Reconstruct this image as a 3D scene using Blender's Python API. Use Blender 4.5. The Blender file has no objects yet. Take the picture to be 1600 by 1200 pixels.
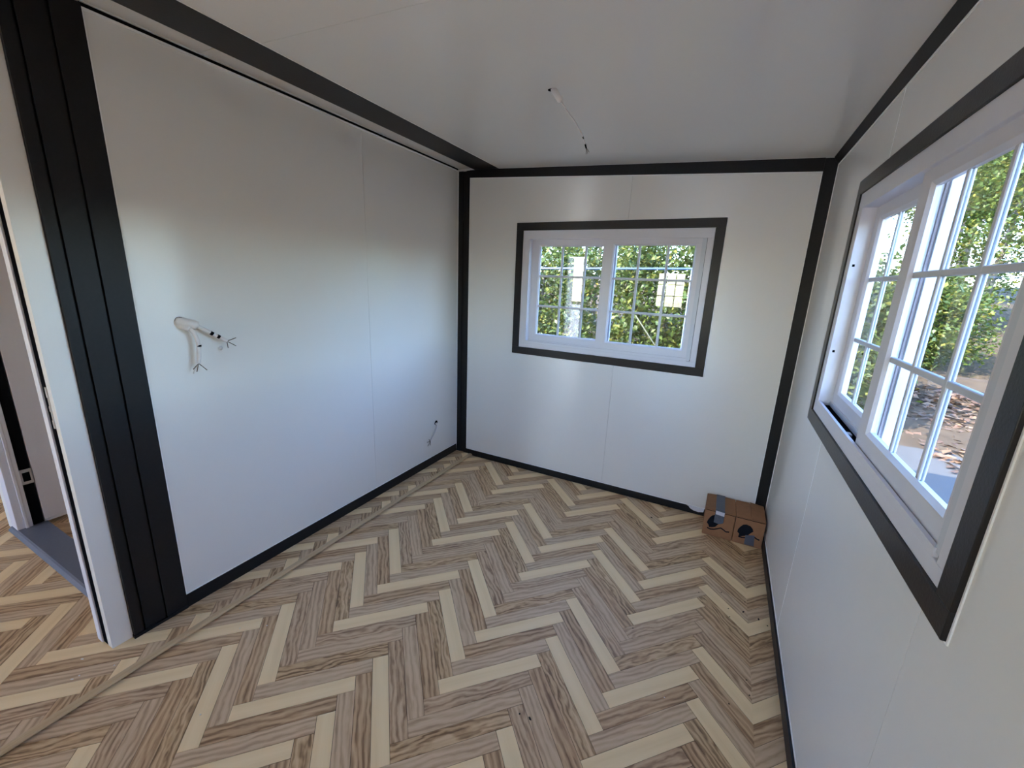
import bpy, bmesh, math, random
import numpy as np
from mathutils import Vector, Matrix

random.seed(7)
rng = np.random.default_rng(11)
S = bpy.context.scene
COL = S.collection

# ------------------------------------------------------------------ camera
CAM = Vector((1.9206, -2.7935, 1.4670))
YAW, PITCH, ROLL, FPX = -0.466248, -0.246005, 0.041899, 646.135


def cam_axes():
    f = Vector((math.sin(YAW) * math.cos(PITCH), math.cos(YAW) * math.cos(PITCH), math.sin(PITCH)))
    rt = Vector((math.cos(YAW), -math.sin(YAW), 0))
    up = rt.cross(f)
    c, s = math.cos(ROLL), math.sin(ROLL)
    return c * rt + s * up, -s * rt + c * up, f


RGT, UPV, FWD = cam_axes()
cd = bpy.data.cameras.new('camera')
cam = bpy.data.objects.new('camera', cd)
COL.objects.link(cam)
cam.matrix_world = Matrix(((RGT.x, UPV.x, -FWD.x, CAM.x), (RGT.y, UPV.y, -FWD.y, CAM.y),
                           (RGT.z, UPV.z, -FWD.z, CAM.z), (0, 0, 0, 1)))
cd.sensor_fit = 'HORIZONTAL'
cd.sensor_width = 36
cd.lens = FPX * 36 / 1600
cd.clip_start = 0.02
S.camera = cam

# ------------------------------------------------------------------ sky, sun, exposure
w = bpy.data.worlds.new('sky')
S.world = w
w.use_nodes = True
nt = w.node_tree
nt.nodes.clear()
sky = nt.nodes.new('ShaderNodeTexSky')
sky.sky_type = 'NISHITA'
sky.sun_disc = False
sky.sun_elevation = math.radians(40)
sky.sun_rotation = math.radians(216)
sky.air_density = 1.0
sky.dust_density = 0.6
sky.ozone_density = 1.0
bg = nt.nodes.new('ShaderNodeBackground')
bg.inputs['Strength'].default_value = 2.4
wo = nt.nodes.new('ShaderNodeOutputWorld')
wbm = nt.nodes.new('ShaderNodeMixRGB')
wbm.blend_type = 'MULTIPLY'
wbm.inputs[0].default_value = 1.0
wbm.inputs[2].default_value = (0.82, 0.96, 1.20, 1)      # the phone's white balance leans to a blue sky
nt.links.new(sky.outputs[0], wbm.inputs[1])
nt.links.new(wbm.outputs[0], bg.inputs[0])
nt.links.new(bg.outputs[0], wo.inputs[0])

sd = bpy.data.lights.new('sun', 'SUN')
sd.energy = 24.0
sd.angle = math.radians(0.6)
sd.color = (1.0, 0.90, 0.74)
sun = bpy.data.objects.new('sun', sd)
COL.objects.link(sun)
# the sun stands high on the entrance side of the house (behind the camera, a little to the left)
sun_dir = Vector((-0.45, -0.62, 0.64)).normalized()
sun.rotation_euler = sun_dir.to_track_quat('Z', 'Y').to_euler()
sun.location = (-3, -9, 9)

S.view_settings.view_transform = 'Standard'
S.view_settings.look = 'None'
S.view_settings.gamma = 1
S.view_settings.use_curve_mapping = False
S.view_settings.exposure = 0.22
S.cycles.max_bounces = 14
S.cycles.diffuse_bounces = 9
S.cycles.glossy_bounces = 5
S.cycles.transparent_max_bounces = 24
S.cycles.use_denoising = True
S.cycles.caustics_reflective = False
S.cycles.caustics_refractive = False
S.cycles.sample_clamp_indirect = 6.0

# ------------------------------------------------------------------ materials


def mat(name):
    m = bpy.data.materials.new(name)
    m.use_nodes = True
    n = m.node_tree
    b = n.nodes['Principled BSDF']
    return m, n, b


def N(n, t, **kw):
    x = n.nodes.new(t)
    for k, v in kw.items():
        setattr(x, k, v)
    return x


def simple(name, col, rough=0.5, metal=0.0, spec=0.5, noise=0.0, nscale=60, bump=0.0):
    m, n, b = mat(name)
    b.inputs['Roughness'].default_value = rough
    b.inputs['Metallic'].default_value = metal
    b.inputs['Specular IOR Level'].default_value = spec
    tc = N(n, 'ShaderNodeTexCoord')
    nz = N(n, 'ShaderNodeTexNoise')
    nz.inputs['Scale'].default_value = nscale
    nz.inputs['Detail'].default_value = 4
    n.links.new(tc.outputs['Object'], nz.inputs['Vector'])
    mx = N(n, 'ShaderNodeMixRGB', blend_type='MIX')
    lo = tuple(c * (1 - noise) for c in col) + (1,)
    hi = tuple(min(1, c * (1 + noise)) for c in col) + (1,)
    mx.inputs[1].default_value = lo
    mx.inputs[2].default_value = hi
    n.links.new(nz.outputs['Fac'], mx.inputs[0])
    n.links.new(mx.outputs[0], b.inputs['Base Color'])
    if bump:
        bp = N(n, 'ShaderNodeBump')
        bp.inputs['Strength'].default_value = bump
        bp.inputs['Distance'].default_value = 0.002
        n.links.new(nz.outputs['Fac'], bp.inputs['Height'])
        n.links.new(bp.outputs[0], b.inputs['Normal'])
    return m


def panel_mat(name, col, rough, aniso, axis, rot, bumpaxis):
    """satin film of the sandwich panels: fine drawn lines that stretch its reflections"""
    m, n, b = mat(name)
    b.inputs['Base Color'].default_value = (*col, 1)
    b.inputs['Roughness'].default_value = rough
    b.inputs['Specular IOR Level'].default_value = 1.0
    b.inputs['Anisotropic'].default_value = aniso
    b.inputs['Anisotropic Rotation'].default_value = rot
    tg = N(n, 'ShaderNodeTangent', direction_type='RADIAL', axis=axis)
    n.links.new(tg.outputs[0], b.inputs['Tangent'])
    tc = N(n, 'ShaderNodeTexCoord')
    mp = N(n, 'ShaderNodeMapping')
    sc = {'X': (140, 1.2, 1.2), 'Y': (1.2, 140, 1.2), 'Z': (1.2, 1.2, 140)}[bumpaxis]
    mp.inputs['Scale'].default_value = sc
    nz = N(n, 'ShaderNodeTexNoise')
    nz.inputs['Scale'].default_value = 1.0
    nz.inputs['Detail'].default_value = 2
    n.links.new(tc.outputs['Object'], mp.inputs[0])
    n.links.new(mp.outputs[0], nz.inputs['Vector'])
    # slow waviness of the sheet
    nz2 = N(n, 'ShaderNodeTexNoise')
    nz2.inputs['Scale'].default_value = 3.5
    n.links.new(tc.outputs['Object'], nz2.inputs['Vector'])
    b1 = N(n, 'ShaderNodeBump')
    b1.inputs['Strength'].default_value = 0.05
    b1.inputs['Distance'].default_value = 0.001
    n.links.new(nz.outputs['Fac'], b1.inputs['Height'])
    b2 = N(n, 'ShaderNodeBump')
    b2.inputs['Strength'].default_value = 0.12
    b2.inputs['Distance'].default_value = 0.01
    n.links.new(nz2.outputs['Fac'], b2.inputs['Height'])
    n.links.new(b1.outputs[0], b2.inputs['Normal'])
    n.links.new(b2.outputs[0], b.inputs['Normal'])
    return m


M = {}
WALLC = (0.80, 0.78, 0.735)
M['wall'] = panel_mat('white_panel_film', WALLC, 0.23, 0.9, 'Z', 0.25, 'Z')
M['ceil'] = panel_mat('white_ceiling_film', (0.81, 0.785, 0.735), 0.25, 0.7, 'X', 0.0, 'X')
M['wallplain'] = simple('painted_sheet', (0.80, 0.78, 0.735), 0.5, noise=0.02)
M['bead'] = simple('white_sealant', (0.86, 0.86, 0.84), 0.5, noise=0.03)
M['steel'] = simple('black_painted_steel', (0.010, 0.009, 0.0095), 0.42, spec=0.26, noise=0.3, nscale=90, bump=0.12)
M['casing'] = simple('dark_bronze_casing', (0.012, 0.0095, 0.0095), 0.32, spec=0.35, noise=0.4, nscale=160, bump=0.2)
M['gap'] = simple('black_gap', (0.004, 0.004, 0.004), 0.8, spec=0.1)
M['pvc'] = simple('white_pvc', (0.72, 0.71, 0.745), 0.33, noise=0.02, nscale=20)
M['muntin'] = simple('grey_white_bar', (0.62, 0.64, 0.68), 0.35, noise=0.02)
M['alu'] = simple('brushed_metal', (0.55, 0.54, 0.54), 0.35, metal=0.8, noise=0.1)
M['sill'] = simple('slate_grey_threshold', (0.12, 0.13, 0.165), 0.4, noise=0.1, nscale=80)
M['leaf_door'] = simple('door_leaf_white', (0.70, 0.68, 0.72), 0.35, noise=0.02)
M['cable'] = simple('white_cable', (0.80, 0.76, 0.73), 0.5, noise=0.05)
M['copper'] = simple('bare_copper', (0.12, 0.09, 0.06), 0.4, metal=0.5, noise=0.2)
M['black'] = simple('black_rubber', (0.006, 0.006, 0.007), 0.9, spec=0.0)
M['pile'] = simple('grey_pile', (0.55, 0.5, 0.52), 0.9, noise=0.3, nscale=400)
M['carton'] = simple('brown_corrugated_board', (0.31, 0.155, 0.08), 0.8, spec=0.2, noise=0.12, nscale=35, bump=0.2)
M['ink'] = simple('black_print', (0.008, 0.010, 0.015), 0.8, spec=0.1, noise=0.2)
M['tape'] = simple('grey_tape', (0.085, 0.10, 0.135), 0.3, noise=0.15, nscale=120)
M['tapeclear'] = simple('shiny_packing_tape', (0.12, 0.135, 0.17), 0.22, noise=0.25, nscale=90)
M['labelw'] = simple('pale_label', (0.62, 0.62, 0.70), 0.3, noise=0.1)
M['foam'] = simple('white_foam', (0.75, 0.76, 0.8), 0.8, noise=0.05)
M['dirt'] = simple('dark_crumb', (0.018, 0.012, 0.008), 0.9)
M['chip'] = simple('pale_crumb', (0.75, 0.72, 0.66), 0.8)
M['strip'] = None


def glass_mat():
    m = bpy.data.materials.new('window_glass')
    m.use_nodes = True
    n = m.node_tree
    n.nodes.clear()
    o = N(n, 'ShaderNodeOutputMaterial')
    mx = N(n, 'ShaderNodeMixShader')
    tr = N(n, 'ShaderNodeBsdfTransparent')
    tr.inputs[0].default_value = (0.93, 0.96, 0.95, 1)
    gl = N(n, 'ShaderNodeBsdfGlossy')
    gl.inputs['Roughness'].default_value = 0.0
    fr = N(n, 'ShaderNodeFresnel')
    fr.inputs['IOR'].default_value = 1.95      # a double-glazed unit reflects about twice one surface
    n.links.new(fr.outputs[0], mx.inputs[0])
    n.links.new(tr.outputs[0], mx.inputs[1])
    n.links.new(gl.outputs[0], mx.inputs[2])
    n.links.new(mx.outputs[0], o.inputs[0])
    return m


M['glass'] = glass_mat()


def wood_mat(name, dark, mid, light, wscale, dist, rough=0.46):
    """printed oak grain; UV in metres, u along the plank"""
    m, n, b = mat(name)
    b.inputs['Roughness'].default_value = rough
    b.inputs['Specular IOR Level'].default_value = 0.32
    uv = N(n, 'ShaderNodeUVMap')
    oi = N(n, 'ShaderNodeObjectInfo')
    ml = N(n, 'ShaderNodeVectorMath', operation='SCALE')
    ml.inputs[0].default_value = (37.0, 11.3, 5.1)
    n.links.new(oi.outputs['Random'], ml.inputs['Scale'])
    ad = N(n, 'ShaderNodeVectorMath', operation='ADD')
    n.links.new(uv.outputs[0], ad.inputs[0])
    n.links.new(ml.outputs[0], ad.inputs[1])
    mp = N(n, 'ShaderNodeMapping')
    mp.inputs['Scale'].default_value = (3.2, 10.0, 1)
    n.links.new(ad.outputs[0], mp.inputs[0])
    wv = N(n, 'ShaderNodeTexWave', wave_type='BANDS', bands_direction='Y', wave_profile='SIN')
    wv.inputs['Scale'].default_value = wscale
    wv.inputs['Distortion'].default_value = dist
    wv.inputs['Detail'].default_value = 3.5
    wv.inputs['Detail Scale'].default_value = 1.1
    wv.inputs['Detail Roughness'].default_value = 0.55
    n.links.new(mp.outputs[0], wv.inputs[0])
    mp2 = N(n, 'ShaderNodeMapping')
    mp2.inputs['Scale'].default_value = (7, 120, 1)
    n.links.new(ad.outputs[0], mp2.inputs[0])
    nz = N(n, 'ShaderNodeTexNoise')
    nz.inputs['Scale'].default_value = 1
    nz.inputs['Detail'].default_value = 3
    n.links.new(mp2.outputs[0], nz.inputs['Vector'])
    mp3 = N(n, 'ShaderNodeMapping')
    mp3.inputs['Scale'].default_value = (2.5, 22, 1)
    n.links.new(ad.outputs[0], mp3.inputs[0])
    nz3 = N(n, 'ShaderNodeTexNoise')
    nz3.inputs['Scale'].default_value = 1
    nz3.inputs['Detail'].default_value = 2
    n.links.new(mp3.outputs[0], nz3.inputs['Vector'])
    a1 = N(n, 'ShaderNodeMath', operation='MULTIPLY')
    a1.inputs[1].default_value = 0.30
    n.links.new(wv.outputs['Fac'], a1.inputs[0])
    a2 = N(n, 'ShaderNodeMath', operation='MULTIPLY_ADD')
    a2.inputs[1].default_value = 0.50
    n.links.new(nz.outputs['Fac'], a2.inputs[0])
    n.links.new(a1.outputs[0], a2.inputs[2])
    a3 = N(n, 'ShaderNodeMath', operation='MULTIPLY_ADD')
    a3.inputs[1].default_value = 0.34
    n.links.new(nz3.outputs['Fac'], a3.inputs[0])
    n.links.new(a2.outputs[0], a3.inputs[2])
    cr = N(n, 'ShaderNodeValToRGB')
    e = cr.color_ramp.elements
    e[0].position = 0.34
    e[0].color = (*dark, 1)
    e[1].position = 0.80
    e[1].color = (*light, 1)
    k = cr.color_ramp.elements.new(0.53)
    k.color = (*mid, 1)
    n.links.new(a3.outputs[0], cr.inputs[0])
    n.links.new(cr.outputs[0], b.inputs['Base Color'])
    bp = N(n, 'ShaderNodeBump')
    bp.inputs['Strength'].default_value = 0.08
    bp.inputs['Distance'].default_value = 0.0008
    n.links.new(a3.outputs[0], bp.inputs['Height'])
    n.links.new(bp.outputs[0], b.inputs['Normal'])
    return m


M['p_light'] = wood_mat('plank_cream', (0.82, 0.605, 0.335), (0.85, 0.635, 0.36), (0.88, 0.665, 0.385), 0.6, 1.5)
M['p_brown'] = wood_mat('plank_brown_oak', (0.21, 0.113, 0.052), (0.47, 0.29, 0.150), (0.64, 0.43, 0.245), 1.5, 9.0)
M['p_cath'] = wood_mat('plank_flamed_oak', (0.19, 0.104, 0.046), (0.48, 0.30, 0.150), (0.67, 0.46, 0.26), 1.5, 17.0)
M['p_grey'] = wood_mat('plank_grey_oak', (0.39, 0.25, 0.142), (0.57, 0.39, 0.232), (0.66, 0.47, 0.292), 1.5, 9.0)
M['p_mauve'] = wood_mat('plank_mauve_oak', (0.25, 0.145, 0.078), (0.49, 0.315, 0.178), (0.64, 0.45, 0.275), 1.6, 13.0)
M['strip'] = wood_mat('transition_strip_oak', (0.50, 0.345, 0.19), (0.57, 0.405, 0.23), (0.62, 0.45, 0.265), 0.5, 2.5)
M['subfloor'] = simple('dark_joint', (0.03, 0.021, 0.014), 0.8, spec=0.1)

# ------------------------------------------------------------------ helpers


def link(o, parent=None):
    COL.objects.link(o)
    if parent is not None:
        o.parent = parent
    return o


def mesh_obj(name, verts, faces, material, parent=None, smooth=False, fix=True):
    me = bpy.data.meshes.new(name)
    me.from_pydata([tuple(v) for v in verts], [], faces)
    if fix:
        bm = bmesh.new()
        bm.from_mesh(me)
        bmesh.ops.recalc_face_normals(bm, faces=bm.faces)
        bm.to_mesh(me)
        bm.free()
    if material is not None:
        me.materials.append(material)
    if smooth:
        for p in me.polygons:
            p.use_smooth = True
    o = bpy.data.objects.new(name, me)
    return link(o, parent)


BF = [(0, 1, 2, 3), (4, 7, 6, 5), (0, 4, 5, 1), (1, 5, 6, 2), (2, 6, 7, 3), (3, 7, 4, 0)]


def box_v(x0, x1, y0, y1, z0, z1):
    return [(x0, y0, z0), (x1, y0, z0), (x1, y1, z0), (x0, y1, z0),
            (x0, y0, z1), (x1, y0, z1), (x1, y1, z1), (x0, y1, z1)]


def box(name, x0, x1, y0, y1, z0, z1, material, parent=None, bevel=0.0):
    o = mesh_obj(name, box_v(x0, x1, y0, y1, z0, z1), BF, material, parent)
    if bevel:
        bev(o, bevel)
    return o


def bev(o, r, seg=2):
    bm = bmesh.new()
    bm.from_mesh(o.data)
    bmesh.ops.bevel(bm, geom=list(bm.edges), offset=r, segments=seg, affect='EDGES', profile=0.5)
    bm.to_mesh(o.data)
    bm.free()


def multi(name, boxes, material, parent=None, xf=None):
    v, f = [], []
    for b in boxes:
        k = len(v)
        v += box_v(*b)
        f += [tuple(i + k for i in q) for q in BF]
    if xf:
        v = [xf(*p) for p in v]
    return mesh_obj(name, v, f, material, parent)


def extrude(name, poly, a, b, axis, material, parent=None):
    """poly: list of 2D points in the plane normal to axis; prism between a and b on the axis"""
    def P(p, t):
        return {'x': (t, p[0], p[1]), 'y': (p[0], t, p[1]), 'z': (p[0], p[1], t)}[axis]
    n = len(poly)
    v = [P(p, a) for p in poly] + [P(p, b) for p in poly]
    f = [tuple(range(n)), tuple(range(2 * n - 1, n - 1, -1))]
    f += [(i, (i + 1) % n, (i + 1) % n + n, i + n) for i in range(n)]
    return mesh_obj(name, v, f, material, parent)


def tube(name, pts, r, material, parent=None, seg=8, radii=None):
    pts = [Vector(p) for p in pts]
    v, f = [], []
    n = len(pts)
    ref = None
    for i, p in enumerate(pts):
        d = (pts[min(i + 1, n - 1)] - pts[max(i - 1, 0)]).normalized()
        if ref is None:
            ref = Vector((0, 0, 1)) if abs(d.z) < 0.9 else Vector((1, 0, 0))
        a = d.cross(ref).normalized()
        b = d.cross(a).normalized()
        ref = -b if False else ref
        rr = radii[i] if radii else r
        for k in range(seg):
            t = 2 * math.pi * k / seg
            v.append(p + a * math.cos(t) * rr + b * math.sin(t) * rr)
    for i in range(n - 1):
        for k in range(seg):
            f.append((i * seg + k, i * seg + (k + 1) % seg, (i + 1) * seg + (k + 1) % seg, (i + 1) * seg + k))
    f.append(tuple(range(seg)))
    f.append(tuple(range((n - 1) * seg, n * seg)))
    return mesh_obj(name, v, f, material, parent, smooth=True)


def bez(p0, p1, p2, p3, n=10):
    p0, p1, p2, p3 = map(Vector, (p0, p1, p2, p3))
    out = []
    for i in range(n + 1):
        t = i / n
        out.append(p0 * (1 - t) ** 3 + 3 * p1 * t * (1 - t) ** 2 + 3 * p2 * t * t * (1 - t) + p3 * t ** 3)
    return out


def disc(name, c, nrm, r, thick, material, parent=None, seg=20):
    c, nrm = Vector(c), Vector(nrm).normalized()
    return tube(name, [c, c + nrm * thick], r, material, parent, seg)


def tag(o, label, cat, group=None, kind=None):
    o['label'] = label
    o['category'] = cat
    if group:
        o['group'] = group
    if kind:
        o['kind'] = kind
    return o


def struct(o, label, cat):
    return tag(o, label, cat, kind='structure')


def empty(name, loc=(0, 0, 0)):
    o = bpy.data.objects.new(name, None)
    o.empty_display_size = 0.1
    o.location = loc
    return link(o)


# ------------------------------------------------------------------ room numbers (metres)
W = 2.3134                    # right wall face; left wall face is x = 0, rear wall face y = 0
YF = -5.80                    # wall behind the camera
XL = -4.30                    # outer wall of the opposite wing
T = 0.075                     # wall thickness


def zc(x):                    # sloping ceiling of this wing
    return 2.243 - 0.0465 * x


XB0, XB1 = 0.135, 0.345       # black roof beam
HC = 2.25                     # ceiling of the middle bay

# ------------------------------------------------------------------ floors


def clip(poly, rect):
    x0, x1, y0, y1 = rect
    for ax, lim, sg in ((0, x0, 1), (0, x1, -1), (1, y0, 1), (1, y1, -1)):
        out = []
        for i in range(len(poly)):
            p, q = poly[i], poly[(i + 1) % len(poly)]
            a, b = sg * (p[ax] - lim), sg * (q[ax] - lim)
            if a >= 0:
                out.append(p)
            if (a > 0 > b) or (a < 0 < b):
                t = a / (a - b)
                out.append((p[0] + t * (q[0] - p[0]), p[1] + t * (q[1] - p[1])))
        poly = out
        if len(poly) < 3:
            return []
    return poly


def area(p):
    return abs(sum(p[i][0] * p[(i + 1) % len(p)][1] - p[(i + 1) % len(p)][0] * p[i][1] for i in range(len(p)))) / 2


STEP, HX = 0.08194, 0.2785    # stagger of the pieces and half a herringbone period
SY = 1.03
R2 = math.sqrt(0.5)
LEN, WID = HX / R2, STEP * R2
SEQ_R = ['p_light', 'p_brown', 'p_grey', 'p_light', 'p_cath', 'p_brown', 'p_grey', 'p_mauve']
SEQ_L = ['p_light', 'p_brown', 'p_grey', 'p_light', 'p_mauve', 'p_grey', 'p_cath', 'p_grey']


def herring(rect, ox, oy):
    """pieces of the herringbone that fall inside rect; returns (polygon, origin, direction, type)"""
    g = 0.0007
    out = []
    n0, n1 = int((rect[0] - ox - 1.2) / 0.557) - 1, int((rect[1] - ox - 1.2) / 0.557) + 2
    j0, j1 = int((rect[2] - oy + 1.172) / (STEP * SY)) - 8, int((rect[3] - oy + 1.172) / (STEP * SY)) + 8
    for n in range(n0, n1):
        for j in range(j0, j1):
            for kind in 'RL':
                if kind == 'R':
                    X, Y = 1.438 + 0.557 * n, -1.172 / SY + STEP * j
                    da, db = (R2, -R2), (R2, R2)
                    ty = SEQ_R[(-j) % 8]
                else:
                    X, Y = 1.159 + 0.557 * n, -1.172 / SY - HX + STEP * j
                    da, db = (R2, R2), (R2, -R2)
                    ty = SEQ_L[(-(j + 1)) % 8]
                P = []
                for s, t in ((g, g), (LEN - g, g), (LEN - g, WID - g), (g, WID - g)):
                    P.append((X + da[0] * s + db[0] * t + ox, (Y + da[1] * s + db[1] * t) * SY + oy))
                C = clip(P, rect)
                if C and area(C) > 2e-5:
                    out.append((C, P[0], da, db, ty))
    return out


def mirror_x(items, xm):
    res = []
    for C, o, da, db, ty in items:
        res.append(([(2 * xm - x, y) for x, y in C][::-1], (2 * xm - o[0], o[1]), (-da[0], da[1]), (-db[0], db[1]), ty))
    return res


def px_area(C, z):
    q = []
    for x, y in C:
        d = Vector((x, y, z)) - CAM
        zz = d.dot(FWD)
        if zz < 0.15:
            return 0
        q.append((800 + FPX * d.dot(RGT) / zz, 600 - FPX * d.dot(UPV) / zz))
    cx, cy = sum(p[0] for p in q) / len(q), sum(p[1] for p in q) / len(q)
    if not (-60 < cx < 1660 and -60 < cy < 1270):
        return 0
    return area(q)


def plank_geo(C, o, da, db, z0, z1, local, uvoff):
    """returns verts, faces, uvs(per vert); local -> about the polygon centre, rotated so that +x runs along the grain"""
    cx = sum(p[0] for p in C) / len(C)
    cy = sum(p[1] for p in C) / len(C)
    n = len(C)
    if sum(C[i][0] * C[(i + 1) % n][1] - C[(i + 1) % n][0] * C[i][1] for i in range(n)) < 0:
        C = C[::-1]
    v, uv = [], []
    for z in (z1, z0):
        for x, y in C:
            u = (x - o[0]) * da[0] + (y - o[1]) * da[1] + uvoff[0]
            t = (x - o[0]) * db[0] + (y - o[1]) * db[1] + uvoff[1]
            uv.append((u, t))
            if local:
                dx, dy = x - cx, y - cy
                v.append((dx * da[0] + dy * da[1], -dx * da[1] + dy * da[0], z - z0))
            else:
                v.append((x, y, z))
    f = [tuple(range(n))] + [(i + n, (i + 1) % n + n, (i + 1) % n, i) for i in range(n)]
    return v, f, uv, (cx, cy)


def lay_floor(base, items, ztop, limit=300, thick=0.002):
    z0 = ztop - thick
    items = sorted(items, key=lambda it: -px_area(it[0], ztop))
    cache = {}
    for it in items[:limit]:
        C, o, da, db, ty = it
        v, f, uv, c = plank_geo(C, o, da, db, z0, ztop, True, (0, 0))
        full = len(C) == 4 and area(C) > 0.97 * LEN * WID * SY
        key = (ty, round(da[0], 3), round(da[1], 3)) if full else None
        me = cache.get(key) if key else None
        if me is None:
            me = bpy.data.meshes.new('plank')
            me.from_pydata(v, [], f)
            ul = me.uv_layers.new(name='UVMap')
            for lp in me.loops:
                ul.data[lp.index].uv = uv[lp.vertex_index]
            me.materials.append(M[ty])
            if key:
                cache[key] = me
        ob = bpy.data.objects.new('plank', me)
        ob.location = (c[0], c[1], z0)
        ob.rotation_euler = (0, 0, math.atan2(da[1], da[0]))
        link(ob, base)
    rest = items[limit:]
    if rest:
        V, F, UV, MI = [], [], [], []
        names = sorted({it[4] for it in rest})
        for it in rest:
            C, o, da, db, ty = it
            v, f, uv, c = plank_geo(C, o, da, db, z0, ztop, False, (random.random() * 30, random.random() * 9))
            k = len(V)
            V += v
            UV += uv
            F += [tuple(i + k for i in q) for q in f]
            MI += [names.index(ty)] * len(f)
        me = bpy.data.meshes.new('outlying_planks')
        me.from_pydata(V, [], F)
        ul = me.uv_layers.new(name='UVMap')
        for lp in me.loops:
            ul.data[lp.index].uv = UV[lp.vertex_index]
        for nme in names:
            me.materials.append(M[nme])
        for p, mi in zip(me.polygons, MI):
            p.material_index = mi
        ob = link(bpy.data.objects.new('outlying_planks', me), base)
        ob['kind'] = 'stuff'


floor = box('floor', 0.10, W + T, YF - T, T, -0.08, -0.0015, M['subfloor'])
struct(floor, 'herringbone wood-look floor of brown and cream planks across the room', 'floor')
XS = 2.213                    # cut in the vinyl along the right wall
it = herring((0.14, XS, YF, 0.0), 0, 0)
it += mirror_x(herring((2 * XS - W, XS, YF, 0.0), 0, 0), XS)
lay_floor(floor, it, 0.0)

floor2 = box('floor', XL - T, 0.10, YF - T, T, -0.08, 0.0105, M['subfloor'])
struct(floor2, 'herringbone floor of the middle bay beyond the raised strip, by the doorway', 'floor')
it = herring((-1.588, 0.148, YF, 0.0), -1.363, -0.897)
it += herring((XL, -1.592, YF, 0.0), -1.1, -0.6)
lay_floor(floor2, it, 0.012)

# half-round strip that covers the step between the two floors
prof = [(0.1365, 0.0123), (0.140, 0.0160), (0.146, 0.0175), (0.158, 0.0175), (0.165, 0.0160), (0.1685, 0.0125), (0.1685, 0.0085), (0.150, 0.0085), (0.150, 0.0123)]
st = extrude('trim_1', prof, YF, -0.012, 'y', M['strip'])
me = st.data
ul = me.uv_layers.new(name='UVMap')
for lp in me.loops:
    c = me.vertices[lp.vertex_index].co
    ul.data[lp.index].uv = (c.y, c.x)
struct(st, 'narrow raised wood-look strip running along the floor to the rear corner', 'floor strip')

# ------------------------------------------------------------------ rear wall (y = 0)
WX0, WX1, WZ0, WZ1 = 0.506, 1.846, 0.930, 1.862            # rear window, outer casing
hx0, hx1, hz0, hz1 = WX0 + 0.045, WX1 - 0.045, WZ0 + 0.045, WZ1 - 0.045


def holed(name, x0, x1, z0, z1, holes, d0, d1, axis, material, parent=None):
    """wall slab with rectangular holes (cells of a grid, joined into one mesh)"""
    xs = sorted({x0, x1, *[h[0] for h in holes], *[h[1] for h in holes]})
    zs = sorted({z0, z1, *[h[2] for h in holes], *[h[3] for h in holes]})
    bm = bmesh.new()
    def inside(i, k):
        if not (0 <= i < len(xs) - 1 and 0 <= k < len(zs) - 1):
            return False
        cx, cz = (xs[i] + xs[i + 1]) / 2, (zs[k] + zs[k + 1]) / 2
        return not any(h[0] < cx < h[1] and h[2] < cz < h[3] for h in holes)
    vc = {}
    def V(x, z, d):
        key = (round(x, 5), round(z, 5), round(d, 5))
        if key not in vc:
            vc[key] = bm.verts.new((x, d, z) if axis == 'y' else (d, x, z))
        return vc[key]
    for i in range(len(xs) - 1):
        for k in range(len(zs) - 1):
            if not inside(i, k):
                continue
            a, b, c, e = xs[i], xs[i + 1], zs[k], zs[k + 1]
            bm.faces.new([V(a, c, d0), V(b, c, d0), V(b, e, d0), V(a, e, d0)])
            bm.faces.new([V(a, c, d1), V(a, e, d1), V(b, e, d1), V(b, c, d1)])
            for (ii, kk, p, q) in ((i - 1, k, (a, c), (a, e)), (i + 1, k, (b, c), (b, e)),
                                   (i, k - 1, (a, c), (b, c)), (i, k + 1, (a, e), (b, e))):
                if not inside(ii, kk):
                    bm.faces.new([V(*p, d0), V(*q, d0), V(*q, d1), V(*p, d1)])
    bmesh.ops.recalc_face_normals(bm, faces=bm.faces)
    me = bpy.data.meshes.new(name)
    bm.to_mesh(me)
    bm.free()
    me.materials.append(material)
    return link(bpy.data.objects.new(name, me), parent)


wb = holed('wall_back', XL - T, W + T, -0.08, 2.36, [(hx0, hx1, hz0, hz1)], 0.020, T, 'y', M['wallplain'])
struct(wb, 'white panelled rear wall with the smaller-looking window in it', 'wall')


def ptop(x):                  # upper edge of the rear wall's white panels
    return 2.187 - 0.0505 * x


PZ = 0.050
SB = 1.285
g = 0.0006
extrude('panel', [(0.1, PZ), (SB - g, PZ), (SB - g, hz0), (hx0, hz0), (hx0, hz1), (SB - g, hz1), (SB - g, ptop(SB)), (0.1, ptop(0.1))],
        0.0, 0.022, 'y', M['wall'], wb)
extrude('panel', [(SB + g, PZ), (2.253, PZ), (2.253, ptop(2.253)), (SB + g, ptop(SB)), (SB + g, hz1), (hx1, hz1), (hx1, hz0), (SB + g, hz0)],
        0.0, 0.022, 'y', M['wall'], wb)
# sealant beads where the panels meet the steel
box('sealant_bead', 0.1, 0.1045, -0.003, 0.01, PZ, ptop(0.1), M['bead'], wb)
box('sealant_bead', 2.2495, 2.253, -0.003, 0.01, PZ, ptop(2.253), M['bead'], wb)
box('sealant_bead', 0.1, 2.253, -0.003, 0.01, PZ, PZ + 0.004, M['bead'], wb)
extrude('sealant_bead', [(0.1, ptop(0.1) - 0.005), (2.253, ptop(2.253) - 0.005), (2.253, ptop(2.253)), (0.1, ptop(0.1))], -0.003, 0.01, 'y', M['bead'], wb)

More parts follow.
